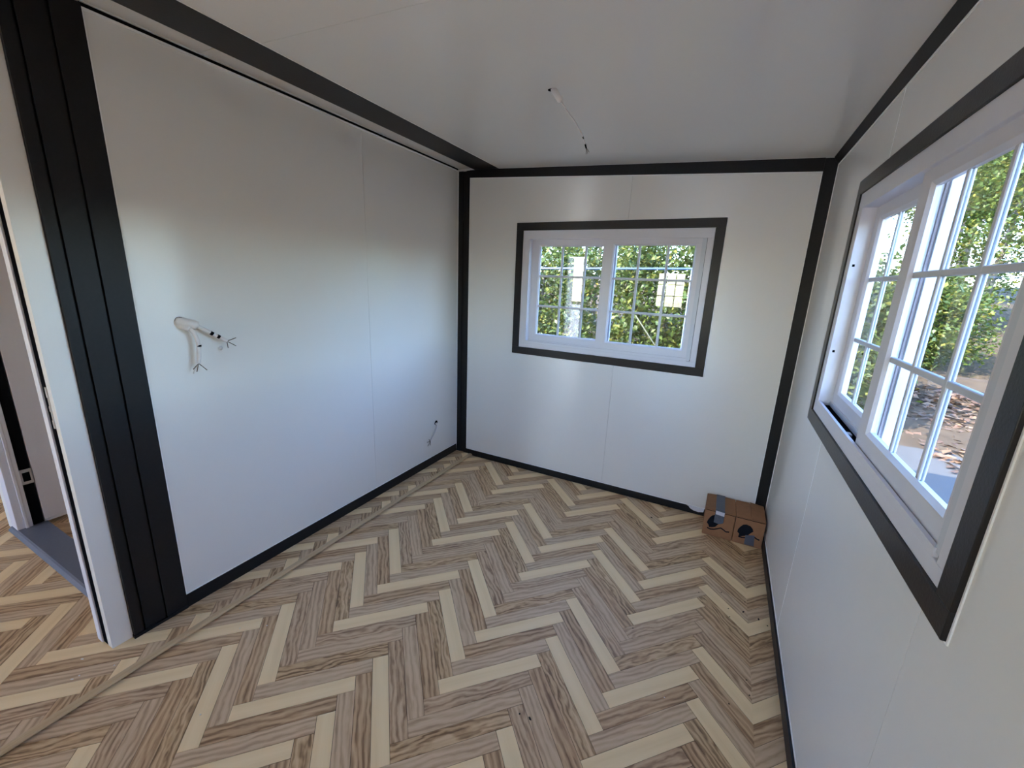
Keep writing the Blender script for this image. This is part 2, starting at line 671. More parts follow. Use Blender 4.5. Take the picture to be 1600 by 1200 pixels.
# black steel around the rear wall
tb = empty('trim_2', (0.05, 0, 0))
struct(tb, 'black steel corner post between the left wall and the rear wall', 'corner post')
for nm, a, b, c, e in (('flange', 0.002, 0.040, -0.004, 0.022), ('web', 0.040, 0.072, 0.004, 0.022), ('flange', 0.072, 0.0995, -0.006, 0.022)):
    o = box(nm, a - 0.05, b - 0.05, c, e, 0.0, 2.23, M['steel'], tb)
tb = extrude('trim_3', [(2.2535, 0.0), (W + 0.0, 0.0), (W + 0.0, 2.132), (2.2535, 2.135)], -0.004, 0.022, 'y', M['steel'])
struct(tb, 'black steel corner post between the rear wall and the right wall', 'corner post')
tb = extrude('trim_4', [(0.0995, ptop(0.1) + .0003), (2.253, ptop(2.253) + .0003), (2.253, zc(2.253) - .0008), (XB1, zc(XB1) - 0.0008), (0.0995, zc(0.1) - 0.006)], -0.005, 0.022, 'y', M['steel'])
struct(tb, 'black steel rail along the top of the rear wall', 'wall rail')
tb = box('baseboard_back', 0.1, 2.2535, -0.009, 0.022, 0.0, PZ - 0.0003, M['steel'], None, 0.002)
struct(tb, 'low black baseboard under the rear wall', 'baseboard')

# ------------------------------------------------------------------ left wall (x = 0)
YC0, YC1 = -2.063, -2.250
wl = box('wall_left', -T, -0.020, -2.13, 0.020, 0.0, 2.27, M['wallplain'])
struct(wl, 'plain white panelled left wall with loose cables and no window', 'wall')
LZ0, LZ1 = 0.076, 2.236
box('panel', -0.022, 0.0, -0.938 + g, -0.003, LZ0, LZ1, M['wall'], wl)
box('panel', -0.022, 0.0, YC0, -0.938 - g, LZ0, LZ1, M['wall'], wl)
box('sealant_bead', -0.01, 0.003, YC0, YC0 + 0.004, LZ0, LZ1, M['bead'], wl)
box('sealant_bead', -0.01, 0.003, -0.013, -0.004, LZ0 - 0.02, LZ1, M['bead'], wl)
box('sealant_bead', -0.01, 0.003, YC0, -0.004, LZ0, LZ0 + 0.004, M['bead'], wl)
box('sealant_bead', -0.01, 0.004, YC0, -0.004, LZ1 - 0.008, LZ1, M['bead'], wl)
box('shadow_gap', -0.03, -0.006, YC0, -0.001, LZ1, 2.2515, M['gap'], wl)
box('sealant_bead', -0.004, 0.005, YC0, -0.004, 2.2498, 2.2516, M['bead'], wl)
tb = box('baseboard_left', -0.02, 0.006, YC0, -0.014, 0.0125, LZ0 - 0.0005, M['steel'], None, 0.002)
struct(tb, 'black baseboard under the plain left wall', 'baseboard')

# wide black column at the near end of the left wall
cl = empty('trim_5', (0, -2.16, 0.0125))
struct(cl, 'wide black steel column standing between the left wall and the doorway', 'column')
for nm, a, b, xo in (('flange', YC0, -2.138, 0.004), ('groove', -2.138, -2.144, -0.008), ('web', -2.144, -2.212, 0.001), ('groove', -2.212, -2.220, -0.010), ('flange', -2.220, YC1, 0.003)):
    box(nm, -0.10, xo, b + 2.16, a + 2.16, 0.0, 2.232, M['steel'], cl)
box('foot_plate', -0.02, 0.009, YC0 + 2.16 - 0.19, YC0 + 2.16, 0.0, 0.012, M['steel'], cl)

# ------------------------------------------------------------------ right wall (x = W)
RY0, RY1, RZ0, RZ1 = -0.640, -1.982, 0.931, 1.889
ry0, ry1, rz0, rz1 = RY0 - 0.045, RY1 + 0.045, RZ0 + 0.045, RZ1 - 0.045
wr = holed('wall_right', YF - T, T, -0.08, 2.26, [(ry1, ry0, rz0, rz1)], W + 0.020, W + T, 'x', M['wallplain'])
struct(wr, 'white panelled right wall with the large near window', 'wall')
RP0, RP1 = 0.060, 2.102
Y1, Y2 = -0.934, -1.882
extrude('panel', [(-0.001, RP0), (-0.001, RP1), (Y1 + g, RP1), (Y1 + g, rz1), (ry0, rz1), (ry0, rz0), (Y1 + g, rz0), (Y1 + g, RP0)], W, W + 0.022, 'x', M['wall'], wr)
box('panel', W, W + 0.022, Y2 + g, Y1 - g, RP0, rz0, M['wall'], wr)
box('panel', W, W + 0.022, Y2 + g, Y1 - g, rz1, RP1, M['wall'], wr)
extrude('panel', [(Y2 - g, RP0), (Y2 - g, rz0), (ry1, rz0), (ry1, rz1), (Y2 - g, rz1), (Y2 - g, RP1), (-2.83, RP1), (-2.83, RP0)], W, W + 0.022, 'x', M['wall'], wr)
for a, b in ((-2.83, -3.78), (-3.78, -4.73), (-4.73, YF)):
    box('panel', W, W + 0.022, b + g, a - g, RP0, RP1, M['wall'], wr)
box('sealant_bead', W - 0.003, W + 0.01, -0.010, -0.004, RP0, RP1, M['bead'], wr)
box('sealant_bead', W - 0.003, W + 0.01, YF, -0.004, RP0, RP0 + 0.005, M['bead'], wr)
box('sealant_bead', W - 0.003, W + 0.01, YF, -0.004, RP1 - 0.006, RP1, M['bead'], wr)
box('joint_seal', W - 0.0008, W + 0.002, Y1 - 0.0018, Y1 + 0.0018, RP0, rz0 - 0.01, M['bead'], wr)
box('joint_seal', W - 0.0008, W + 0.002, Y1 - 0.0018, Y1 + 0.0018, rz1 + 0.01, RP1, M['bead'], wr)
tb = box('baseboard_right', W - 0.010, W + 0.02, YF, -0.009, 0.0, RP0 - 0.0003, M['steel'], None, 0.002)
struct(tb, 'thin black baseboard under the right wall', 'baseboard')
tb = extrude('trim_6', [(2.288, zc(2.288) - 0.0006), (W + 0.012, zc(W) - 0.0008), (W + 0.012, RP1 + 0.0003), (W - 0.004, RP1 + 0.0003)], YF, -0.005, 'y', M['steel'])
struct(tb, 'black steel rail where the right wall meets the ceiling', 'wall rail')

# ------------------------------------------------------------------ ceilings and roof beam
ce = extrude('ceiling', [(XB1 - 0.02, zc(XB1) + 0.02), (W + T, zc(W + T) + 0.02), (W + T, zc(W + T) + 0.10), (XB1 - 0.02, zc(XB1) + 0.10)], YF - T, T, 'y', M['wallplain'])
struct(ce, 'sloping white panelled ceiling of the room', 'ceiling')
for a, b in ((T, -1.715), (-1.715, -2.9), (-2.9, -4.1), (-4.1, YF)):
    extrude('panel', [(XB1, zc(XB1)), (W + 0.02, zc(W + 0.02)), (W + 0.02, zc(W + 0.02) + 0.021), (XB1, zc(XB1) + 0.021)], b + 0.0007, a - 0.0007, 'y', M['ceil'], ce)
box('joint_seal', XB1, XB1 + 0.004, YF, -0.006, zc(XB1) - 0.0012, zc(XB1) + 0.004, M['bead'], ce)
extrude('joint_seal', [(XB1, zc(XB1) - 0.0012), (2.288, zc(2.288) - 0.0012), (2.288, zc(2.288)), (XB1, zc(XB1))], -0.010, -0.006, 'y', M['bead'], ce)
rb = extrude('trim_7', [(XB0, zc(XB0) - 0.002), (XB1, zc(XB1) - 0.001), (XB1, 2.33), (XB0, 2.33)], YF, T, 'y', M['steel'])
struct(rb, 'black roof beam running along the ceiling above the left wall', 'beam')
c2 = box('ceiling', XL - T, XB0, YF - T, T, 2.274, 2.36, M['wallplain'])
struct(c2, 'white ceiling strip of the middle bay beyond the black beam', 'ceiling')
for a, b in ((0.02, -1.73), (-1.73, -2.9), (-2.9, -4.2), (-4.2, YF)):
    box('panel', XL, XB0, b + 0.001, a - 0.001, HC + 0.002, 2.2745, M['ceil'], c2)

# ------------------------------------------------------------------ wash-room doorway to the left of the column
dr = empty('door_1', (-0.7, -2.2, 0.012))
struct(dr, 'white framed doorway at the left edge with its white leaf swung inwards', 'door')
D0 = Vector(dr.location)


def dbox(nm, x0, x1, y0, y1, z0, z1, m, parent=None, bevel=0.0):
    if parent is None:
        return box(nm, x0 - D0.x, x1 - D0.x, y0 - D0.y, y1 - D0.y, z0 - D0.z, z1 - D0.z, m, dr, bevel)
    return box(nm, x0 - D0.x, x1 - D0.x, y0 - D0.y, y1 - D0.y, z0 - D0.z, z1 - D0.z, m, parent, bevel)


FZ = 0.0125
post = dbox('door_jamb', -0.045, -0.010, -2.316, -2.2505, FZ, 2.105, M['wall'], None, 0.0012)
dbox('door_jamb', -0.118, -0.080, -2.322, -2.13, FZ, 2.105, M['pvc'], None, 0.002)
dbox('gasket', -0.080, -0.045, -2.3165, -2.2505, FZ + 0.003, 2.105, M['black'])
pl = dbox('strike_plate', -0.052, -0.042, -2.3195, -2.310, 0.915, 1.060, M['alu'], None, 0.001)
dbox('latch_slot', -0.0535, -0.0445, -2.3203, -2.314, 0.945, 0.975, M['black'], pl)
dbox('latch_slot', -0.0535, -0.0445, -2.3203, -2.314, 0.995, 1.025, M['black'], pl)
# left jamb: white bands, black rebate
dbox('door_jamb', -1.430, -1.345, -2.232, -2.203, FZ, 2.105, M['leaf_door'], None, 0.002)
dbox('door_jamb', -1.430, -1.335, -2.203, -2.190, FZ, 2.105, M['pvc'], None, 0.003)
dbox('door_jamb', -1.430, -1.340, -2.190, -2.174, FZ, 2.105, M['pvc'], None, 0.002)
dbox('gasket', -1.430, -1.352, -2.174, -2.130, FZ, 2.105, M['black'])
hg = dbox('hinge', -1.353, -1.346, -2.180, -2.128, 0.275, 0.360, M['alu'], None, 0.001)
dbox('hinge_recess', -1.3465, -1.345, -2.166, -2.138, 0.292, 0.343, M['black'], hg)
th = extrude('threshold', [(-2.250 - D0.y, FZ - D0.z), (-2.238 - D0.y, 0.027 - D0.z), (-2.230 - D0.y, 0.031 - D0.z), (-2.118 - D0.y, 0.031 - D0.z), (-2.118 - D0.y, FZ - D0.z)],
             -1.432 - D0.x, -0.08 - D0.x, 'x', M['sill'], dr)
dbox('door_header', -1.430, -0.010, -2.25, -2.13, 2.105, 2.25, M['steel'])
lf = dbox('door_leaf', -1.392, -1.352, -2.126, -0.98, 0.040, 2.09, M['leaf_door'], None, 0.002)
dbox('sweep', -1.394, -1.350, -2.126, -0.98, 0.028, 0.040, M['pvc'], lf)
# black cross beam that carries the partition
tb = box('trim_8', -4.30, -0.1005, -2.33, -2.2505, 2.11, HC, M['steel'])
struct(tb, 'black steel lintel above the doorway at the top left', 'beam')
tb = box('trim_9', -0.1005, 0.012, -2.33, -2.2505, 2.106, HC, M['steel'])
struct(tb, 'black steel bracket at the head of the wide column', 'bracket')
wp = box('wall_washroom', -1.49, -1.43, -2.232, 0.02, FZ, HC, M['wallplain'])
struct(wp, 'thin white wash-room partition seen on edge left of the doorway', 'wall')

# ------------------------------------------------------------------ walls behind the camera and of the opposite wing
FWX0, FWX1 = 0.50, 1.84
EX0, EX1 = -1.30, -0.38
wf = holed('wall_front', XL - T, W + T, -0.08, 2.36,
           [(FWX0 + 0.045, FWX1 - 0.045, 0.975, 1.817), (EX0, EX1, 0.012, 2.06), (-3.5, -2.6, 0.80, 1.85)], YF - T, YF, 'y', M['wallplain'])  # last opening: unseen, added in the opposite wing to let light in
struct(wf, 'white wall behind the camera with a window and the open entrance', 'wall')
wx = holed('wall_far', YF - T, T, -0.08, 2.36, [], XL - T, XL, 'x', M['wallplain'])
struct(wx, 'white outer wall of the opposite wing', 'wall')

# ------------------------------------------------------------------ windows


def make_window(name, O, U, Nn, h, label, dots=False):
    """sliding window. O = lower left corner of the casing seen from the room, U to the right, Nn outwards"""
    O, U, Nn = Vector(O), Vector(U), Vector(Nn)
    k = h / 0.932
    root = empty(name, O)
    struct(root, label, 'window')

    def xf(u, d, v):
        p = U * u + Nn * d + Vector((0, 0, 1)) * (v * k)
        return (p.x, p.y, p.z)

    def wb_(nm, u0, u1, v0, v1, d0, d1, m, parent=None, r=0.0):
        o = multi(nm, [(u0, u1, d0, d1, v0, v1)], m, parent or root, xf)
        if r:
            bev(o, r)
        return o
    Wd, H = 1.34, 0.932
    c = 0.052
    wb_('casing', 0, Wd, H - c, H, -0.010, 0.004, M['casing'], None, 0.0015)
    wb_('casing', 0, Wd, 0, c, -0.010, 0.004, M['casing'], None, 0.0015)
    wb_('casing', 0, c, c, H - c, -0.010, 0.004, M['casing'], None, 0.0015)
    wb_('casing', Wd - c, Wd, c, H - c, -0.010, 0.004, M['casing'], None, 0.0015)
    e_ = 0.004
    for q in ((-e_, Wd + e_, H, H + e_), (-e_, Wd + e_, -e_, 0), (-e_, 0, 0, H), (Wd, Wd + e_, 0, H)):
        wb_('sealant_bead', *q, -0.0025, 0.003, M['bead'])
    # fixed frame with its two tracks
    a0, a1, b0, b1 = c + 0.001, Wd - c - 0.001, c + 0.001, H - c - 0.001
    f = 0.055
    wb_('frame_head', a0, a1, b1 - f, b1, -0.005, 0.074, M['pvc'], None, 0.0015)
    wb_('frame_sill', a0, a1, b0, b0 + f - 0.022, -0.005, 0.074, M['pvc'], None, 0.0015)
    wb_('track_rail', a0 + f, a1 - f, b0 + f - 0.022, b0 + f, 0.0355, 0.0405, M['pvc'])
    wb_('track_rail', a0 + f, a1 - f, b0 + f - 0.022, b0 + f - 0.004, -0.005, 0.004, M['pvc'])
    wb_('track_bed', a0 + f, a1 - f, b0 + f - 0.022, b0 + f - 0.019, 0.004, 0.074, M['black'])
    jl = wb_('frame_jamb', a0, a0 + f, b0 + f - 0.022, b1 - f, -0.005, 0.074, M['pvc'], None, 0.0015)
    jr = wb_('frame_jamb', a1 - f + 0.02, a1, b0 + f - 0.022, b1 - f, -0.005, 0.074, M['pvc'], None, 0.0015)
    wb_('weather_seal', a1 - f + 0.016, a1 - f + 0.0205, b0 + f - 0.022, b1 - f, 0.006, 0.014, M['black'])
    if dots:
        for vv in (0.30, 0.62):
            multi('screw_hole', [(a0 + f - 0.0003, a0 + f + 0.0012, 0.004, 0.012, vv, vv + 0.009)], M['black'], jl, xf)

    def sash(u0, u1, v0, v1, gu0, gu1, gv0, gv1, d0, d1, mu, mv, front):
        s = bpy.data.objects.new('sash', None)
        v, fc = [], []
        prof = ((u0, v0, u1, v1, d0), (gu0 - .010, gv0 - .010, gu1 + .010, gv1 + .010, d0), (gu0, gv0, gu1, gv1, d0 + 0.008),
                (gu0, gv0, gu1, gv1, d1 - 0.008), (gu0 - .010, gv0 - .010, gu1 + .010, gv1 + .010, d1), (u0, v0, u1, v1, d1))
        for (p, q, r_, s_, d) in prof:
            v += [xf(p, d, q), xf(r_, d, q), xf(r_, d, s_), xf(p, d, s_)]
        n = len(prof)
        for i in range(n):
            j = (i + 1) % n
            for e in range(4):
                fc.append((i * 4 + e, i * 4 + (e + 1) % 4, j * 4 + (e + 1) % 4, j * 4 + e))
        s = mesh_obj('sash', v, fc, M['pvc'], root)
        dm = (d0 + d1) / 2
        multi('glass_pane', [(gu0 - .003, gu1 + .003, dm - 0.0001, dm + 0.0001, gv0 - .003, gv1 + .003)], M['glass'], s, xf)
        # replace the thin pane by a single sheet
        p = s.children[0]
        p.data = bpy.data.meshes.new('glass_pane')
        p.data.from_pydata([xf(gu0 - .003, dm, gv0 - .003), xf(gu1 + .003, dm, gv0 - .003), xf(gu1 + .003, dm, gv1 + .003), xf(gu0 - .003, dm, gv1 + .003)], [], [(0, 1, 2, 3)])
        p.data.materials.append(M['glass'])
        hw = 0.0075
        for side in (-1, 1):
            for m_ in mu:
                o = multi('muntin', [(m_ - hw, m_ + hw, dm + side * 0.0003, dm + side * 0.0060, gv0, gv1)], M['muntin'], s, xf)
                bev(o, 0.002, 1)
            for m_ in mv:
                o = multi('muntin', [(gu0, gu1, dm + side * 0.0002, dm + side * 0.0056, m_ - hw, m_ + hw)], M['muntin'], s, xf)
                bev(o, 0.002, 1)
        return s
    s1 = sash(0.634, 1.252, 0.084, 0.836, 0.708, 1.189, 0.157, 0.781, 0.008, 0.035, (0.866, 1.039), (0.36, 0.574), True)
    s2 = sash(0.106, 0.716, 0.100, 0.832, 0.172, 0.642, 0.157, 0.776, 0.041, 0.069, (0.336, 0.504), (0.36, 0.574), False)
    multi('pile_seal', [(0.640, 0.646, 0.0353, 0.0405, 0.10, 0.825)], M['pile'], s1, xf)
    multi('pile_seal', [(0.700, 0.706, 0.0353, 0.0405, 0.10, 0.825)], M['pile'], s2, xf)
    multi('pull_rail', [(1.226, 1.250, -0.001, 0.0081, 0.096, 0.826)], M['muntin'], s1, xf)
    if dots:
        multi('track_stop', [(0.50, 0.53, 0.010, 0.024, 0.089, 0.094)], M['alu'], root, xf)
    return root


make_window('window_1', (WX0, 0, WZ0), (1, 0, 0), (0, 1, 0), 0.932, 'white sliding window with dark casing and small panes in the rear wall')
make_window('window_2', (W, RY0, RZ0), (0, -1, 0), (1, 0, 0), 0.958, 'white sliding window with dark casing seen close up in the right wall', True)
make_window('window_3', (FWX1, YF, 0.93), (-1, 0, 0), (0, -1, 0), 0.932, 'white sliding window with dark casing in the wall behind the camera')
ed = empty('door_2', ((EX0 + EX1) / 2, YF, 0.012))
struct(ed, 'dark framed entrance door standing open behind the camera', 'door')
ex, ey = ed.location.x, ed.location.y
for a, b, c, e in ((EX0, EX0 + 0.05, 0, 2.04), (EX1 - 0.05, EX1, 0, 2.04), (EX0, EX1, 1.99, 2.04)):
    box('frame', a - ex, b - ex, -0.08, 0.012, c, e, M['casing'], ed)
box('fixed_leaf', -0.90 - ex, EX1 - 0.05 - ex, -0.05, -0.01, 0.01, 1.99, M['wallplain'], ed)
box('door_leaf', EX0 + 0.01 - ex, EX0 + 0.05 - ex, -0.43, -0.082, 0.01, 1.98, M['wallplain'], ed)

# ------------------------------------------------------------------ cables


def splayed(parent, end, dirs, r=0.0017):
    for d in dirs:
        e = Vector(end)
        tube('bare_wire', [e, e + Vector(d) * 0.5 + Vector((0.001, 0, 0)), e + Vector(d)], r, M['copper'], parent, 6)


def plain(end, p):
    return tuple(Vector(end) - Vector(p))


cb = empty('wall_cable_outlet', (0.0, -1.925, 1.250))
tag(cb, 'pair of white cables poking out of the left wall halfway up', 'cable')
disc('hole', (-0.004, 0, 0), (1, 0, 0), 0.024, 0.0047, M['cable'], cb)
disc('hole_rim', (0.0004, -0.004, 0.006), (1, 0, 0), 0.017, 0.0010, M['black'], cb)
tube('conduit_sleeve', bez((-0.002, -0.008, 0.004), (0.016, 0.0, 0.002), (0.030, 0.02, -0.002), (0.030, 0.040, -0.012), 8), 0.0175, M['cable'], cb, 12)
c1 = tube('cable', bez((0.030, 0.036, -0.010), (0.032, 0.07, -0.035), (0.034, 0.10, -0.055), (0.038, 0.142, -0.086), 10), 0.0078, M['cable'], cb, 10)
tube('print_band', [(0.0345, 0.084, -0.044), (0.036, 0.093, -0.051)], 0.0081, M['black'], c1, 10)
tube('print_band', [(0.0365, 0.108, -0.0605), (0.0375, 0.116, -0.0665)], 0.0081, M['black'], c1, 10)
for d in ((0.006, 0.036, 0.012), (0.002, 0.034, -0.024), (-0.004, 0.004, -0.030)):
    splayed(c1, (0.038, 0.142, -0.086), [d])
disc('clip_tab', (0.008, 0.130, -0.118), (1, 0.2, 0), 0.010, 0.001, M['cable'], cb, 6)
tube('conduit_sleeve', bez((-0.002, -0.004, -0.010), (0.014, -0.002, -0.012), (0.024, 0.006, -0.016), (0.026, 0.014, -0.022), 8), 0.0135, M['cable'], cb, 12)
c2_ = tube('cable', bez((0.026, 0.012, -0.020), (0.034, 0.04, -0.045), (0.036, 0.038, -0.10), (0.032, 0.026, -0.165), 12), 0.0080, M['cable'], cb, 10)
tube('print_band', [(0.0345, 0.0362, -0.090), (0.0345, 0.0360, -0.097)], 0.0083, M['black'], c2_, 10)
for d in ((0.004, 0.026, -0.032), (0.0, -0.010, -0.034), (0.0, -0.022, -0.022)):
    splayed(c2_, (0.032, 0.026, -0.165), [d])
tube('ground_wire', [(0.032, 0.026, -0.163), (0.030, 0.012, -0.182), (0.026, 0.006, -0.205)], 0.0022, M['cable'], c2_, 6)

cb = empty('low_cable_outlet', (0.0, -0.288, 0.345))
tag(cb, 'short cable out of a round dark hole low on the left wall', 'cable')
disc('hole', (-0.004, 0, 0), (1, 0, 0), 0.019, 0.0048, M['black'], cb)
disc('hole_sleeve', (0.0, 0.0, -0.006), (1, 0, -0.3), 0.010, 0.010, M['cable'], cb)
cc = tube('cable', bez((0.004, -0.002, -0.012), (0.020, -0.015, -0.045), (0.012, -0.05, -0.085), (0.008, -0.085, -0.125), 10), 0.0042, M['alu'], cb, 8)
for d in ((0.003, -0.040, 0.004), (0.003, -0.034, -0.030), (0.0, 0.004, -0.034), (0.0, -0.018, 0.020)):
    splayed(cc, (0.008, -0.085, -0.125), [d])

cz = zc(1.193)
cb = empty('ceiling_cable', (1.193, -1.106, cz))
tag(cb, 'thin loose lamp cable hanging out of a hole in the ceiling', 'cable')


def rel(x, y, z):
    return (x - 1.193, y + 1.106, z - cz)


disc('hole', (-0.004, -0.002, 0.004), (0, 0, -1), 0.013, 0.0045, M['black'], cb)
tube('conduit_sleeve', [rel(1.198, -1.108, cz + 0.002), rel(1.222, -1.122, 2.158), rel(1.245, -1.152, 2.132)], 0.0115, M['cable'], cb, 12)
cc = tube('cable', [rel(1.243, -1.150, 2.134), rel(1.262, -1.105, 2.105), rel(1.275, -1.035, 2.082), rel(1.286, -0.985, 2.055), rel(1.292, -0.945, 2.022)], 0.0022, M['cable'], cb, 8)
tube('print_band', [rel(1.2865, -0.981, 2.052), rel(1.288, -0.972, 2.045)], 0.0027, M['copper'], cc, 8)
tube('terminal', [rel(1.2905, -0.955, 2.031), rel(1.2925, -0.943, 2.018)], 0.0034, M['black'], cc, 8)
for d in ((0.004, 0.012, -0.020), (0.012, 0.008, -0.016), (-0.002, 0.012, -0.022)):
    splayed(cc, rel(1.292, -0.943, 2.020), [d], 0.001)

# ------------------------------------------------------------------ cartons in the rear right corner


def poly_plate(name, pts, m, parent, y, th=0.0006, top=None):
    """flat print or tape on the front face (xz points) of a carton"""
    return extrude(name, pts, y - th, y, 'y', m, parent)


def carton(x0, x1, label, right):
    y0, y1, h = -0.226, -0.014, 0.170
    cx, cy = (x0 + x1) / 2, (y0 + y1) / 2
    r = empty('carton', (cx, cy, 0.0))
    tag(r, label, 'box', 'cartons in the corner')
    hx, hy = (x1 - x0) / 2, (y1 - y0) / 2
    bm = bmesh.new()
    for v in box_v(-hx, hx, -hy, hy, 0.0, h):
        bm.verts.new(v)
    bm.verts.ensure_lookup_table()
    for q in BF:
        bm.faces.new([bm.verts[i] for i in q])
    bmesh.ops.recalc_face_normals(bm, faces=bm.faces)
    bmesh.ops.bevel(bm, geom=list(bm.edges), offset=0.003, segments=2, affect='EDGES')
    me = bpy.data.meshes.new('carton_body')
    bm.to_mesh(me)
    bm.free()
    me.materials.append(M['carton'])
    link(bpy.data.objects.new('carton_body', me), r)
    # two top flaps, a little sprung, that meet along the middle
    for s in (-1, 1):
        lift = 0.006 if (s < 0) != right else 0.002
        v = [(s * hx, -hy, h - .001), (s * 0.001, -hy, h + lift), (s * 0.001, hy, h + lift), (s * hx, hy, h - .001)]
        v += [(a, b, c + 0.003) for a, b, c in v]
        mesh_obj('flap', v, BF, M['carton'], r)
    box('fold_line', -hx + 0.003, hx - 0.003, -hy - 0.0004, -hy + 0.002, h - 0.006, h - 0.003, M['black'], r)
    return r, cx, hy


r, cx, hy = carton(1.982, 2.1445, 'brown carton with tape over its top, away from the right wall', False)
fy = -hy
blob = [(2.003 + 0.000, 0.098), (2.012, 0.120), (2.022, 0.135), (2.036, 0.143), (2.050, 0.135), (2.060, 0.115), (2.078, 0.096), (2.062, 0.088), (2.048, 0.066), (2.032, 0.058), (2.016, 0.054), (2.010, 0.070), (2.000, 0.080)]
poly_plate('print', [(x - cx, z) for x, z in blob], M['ink'], r, fy)
wave = [(2.006, 0.052), (2.025, 0.047), (2.045, 0.052), (2.062, 0.062), (2.078, 0.072), (2.092, 0.066), (2.108, 0.056), (2.126, 0.060)]
poly_plate('print', [(x - cx, z) for x, z in wave] + [(x - cx, z - 0.008) for x, z in wave[::-1]], M['ink'], r, fy)
tp = box('packing_tape', 2.036 - cx, 2.085 - cx, fy - 0.001, hy, 0.1725, 0.1795, M['tape'], r)
poly_plate('tape_end', [(2.036 - cx, 0.094), (2.066 - cx, 0.090), (2.087 - cx, 0.103), (2.087 - cx, 0.1795), (2.036 - cx, 0.1795)], M['tapeclear'], r, fy, 0.0012)
poly_plate('label', [(2.040 - cx, 0.150), (2.086 - cx, 0.146), (2.086 - cx, 0.170), (2.038 - cx, 0.174)], M['labelw'], r, fy, 0.0016)

r, cx, hy = carton(2.1475, 2.300, 'brown carton with a grey patch low on its front, against the right wall', True)
fy = -hy
blob = [(2.166, 0.074), (2.168, 0.092), (2.178, 0.112), (2.190, 0.128), (2.206, 0.134), (2.226, 0.130), (2.240, 0.116), (2.246, 0.100), (2.234, 0.086), (2.224, 0.070), (2.208, 0.060), (2.190, 0.050), (2.176, 0.050), (2.178, 0.064)]
poly_plate('print', [(x - cx, z) for x, z in blob], M['ink'], r, fy)
wave = [(2.176, 0.050), (2.195, 0.048), (2.215, 0.054), (2.236, 0.064), (2.252, 0.074), (2.268, 0.064), (2.284, 0.060)]
poly_plate('print', [(x - cx, z) for x, z in wave] + [(x - cx, z - 0.008) for x, z in wave[::-1]], M['ink'], r, fy)
poly_plate('tape_patch', [(2.210 - cx, 0.066), (2.256 - cx, 0.078), (2.262 - cx, 0.008), (2.212 - cx, 0.006)], M['tape'], r, fy, 0.0014)

sc = extrude('foam_scrap', [(1.872, 0.052), (1.884, 0.047), (1.892, 0.036), (1.915, 0.026), (1.945, 0.022), (1.976, 0.030), (1.979, 0.054)], -0.013, -0.0095, 'y', M['foam'])
tag(sc, 'torn scrap of white foam over the baseboard beside the cartons', 'scrap')

# ------------------------------------------------------------------ crumbs on the floor


def crumb(name, x, y, z, r, m, label, group, long=1.0, ang=0.0):
    bm = bmesh.new()
    bmesh.ops.create_icosphere(bm, subdivisions=1, radius=r)
    for v in bm.verts:
        v.co = Vector((v.co.x * long, v.co.y, v.co.z * 0.55)) * random.uniform(0.75, 1.15)
    zmin = min(v.co.z for v in bm.verts)
    me = bpy.data.meshes.new(name)
    bm.to_mesh(me)
    bm.free()
    me.materials.append(m)
    o = link(bpy.data.objects.new(name, me))
    o.location = (x, y, z - zmin)
    o.rotation_euler = (0, 0, ang)
    tag(o, label, 'debris', group)
    return o


for i, (x, y) in enumerate([(0.859, -0.695), (1.085, -0.841), (1.68, -0.21), (1.522, -1.756), (1.484, -1.76), (1.757, -1.183), (2.001, -0.794), (2.101, -0.737), (2.138, -0.892), (2.204, -0.75),
                            (2.195, -0.827), (2.257, -0.841), (2.133, -0.838), (2.197, -1.216), (2.205, -1.281), (2.137, -1.355), (2.291, -0.864)]):
    big = i in (2, 3, 10, 11)
    lab, grp = {0: ('tiny dark crumb on the planks nearest the left wall', None), 1: ('tiny dark crumb in the middle of the floor', None),
                2: ('oval dark crumb on the floor close to the rear baseboard', None),
                3: ('dark oval crumb on a grey plank low in the middle', None), 4: ('small dark speck just left of the dark oval crumb', None),
                5: ('lone dark speck on the planks well left of the right wall', None)}.get(i, ('tiny dark crumb among those scattered along the right wall', 'dark crumbs along the right wall'))
    crumb('dirt_crumb', x, y, 0.0, 0.0042 if big else 0.0028, M['dirt'], lab, grp, 2.0 if big else 1.3, random.random() * 3)
for i, (x, y) in enumerate([(1.924, -1.447), (0.54, -2.287), (0.297, -2.015), (0.38, -1.952)]):
    crumb('foam_crumb', x, y, 0.0, 0.0030, M['chip'], 'tiny white crumb lying on the planks right of the raised strip', 'white crumbs on the room floor')
for i, (x, y) in enumerate([(-0.798, -2.246), (-0.745, -2.242), (-0.698, -2.240), (0.028, -2.423), (0.026, -2.441), (-0.05, -2.39), (0.084, -2.345)]):
    crumb('foam_crumb', x, y, 0.012, 0.0032, M['chip'], 'tiny white crumb lying on the planks in front of the doorway', 'white crumbs by the doorway', random.choice((1, 2.2)), 0.4)

# ------------------------------------------------------------------ outdoors
GZ = -0.28


def ground_mat():
    m, n, b = mat('leafy_soil')
    b.inputs['Roughness'].default_value = 0.95
    b.inputs['Specular IOR Level'].default_value = 0.1
    tc = N(n, 'ShaderNodeTexCoord')
    nz = N(n, 'ShaderNodeTexNoise')
    nz.inputs['Scale'].default_value = 6
    nz.inputs['Detail'].default_value = 6
    n.links.new(tc.outputs['Object'], nz.inputs['Vector'])
    cr = N(n, 'ShaderNodeValToRGB')
    cr.color_ramp.elements[0].color = (0.03, 0.021, 0.014, 1)
    cr.color_ramp.elements[1].color = (0.10, 0.072, 0.046, 1)  # soil tones lowered, tree shade put into the colour
    n.links.new(nz.outputs['Fac'], cr.inputs[0])
    n.links.new(cr.outputs[0], b.inputs['Base Color'])
    return m


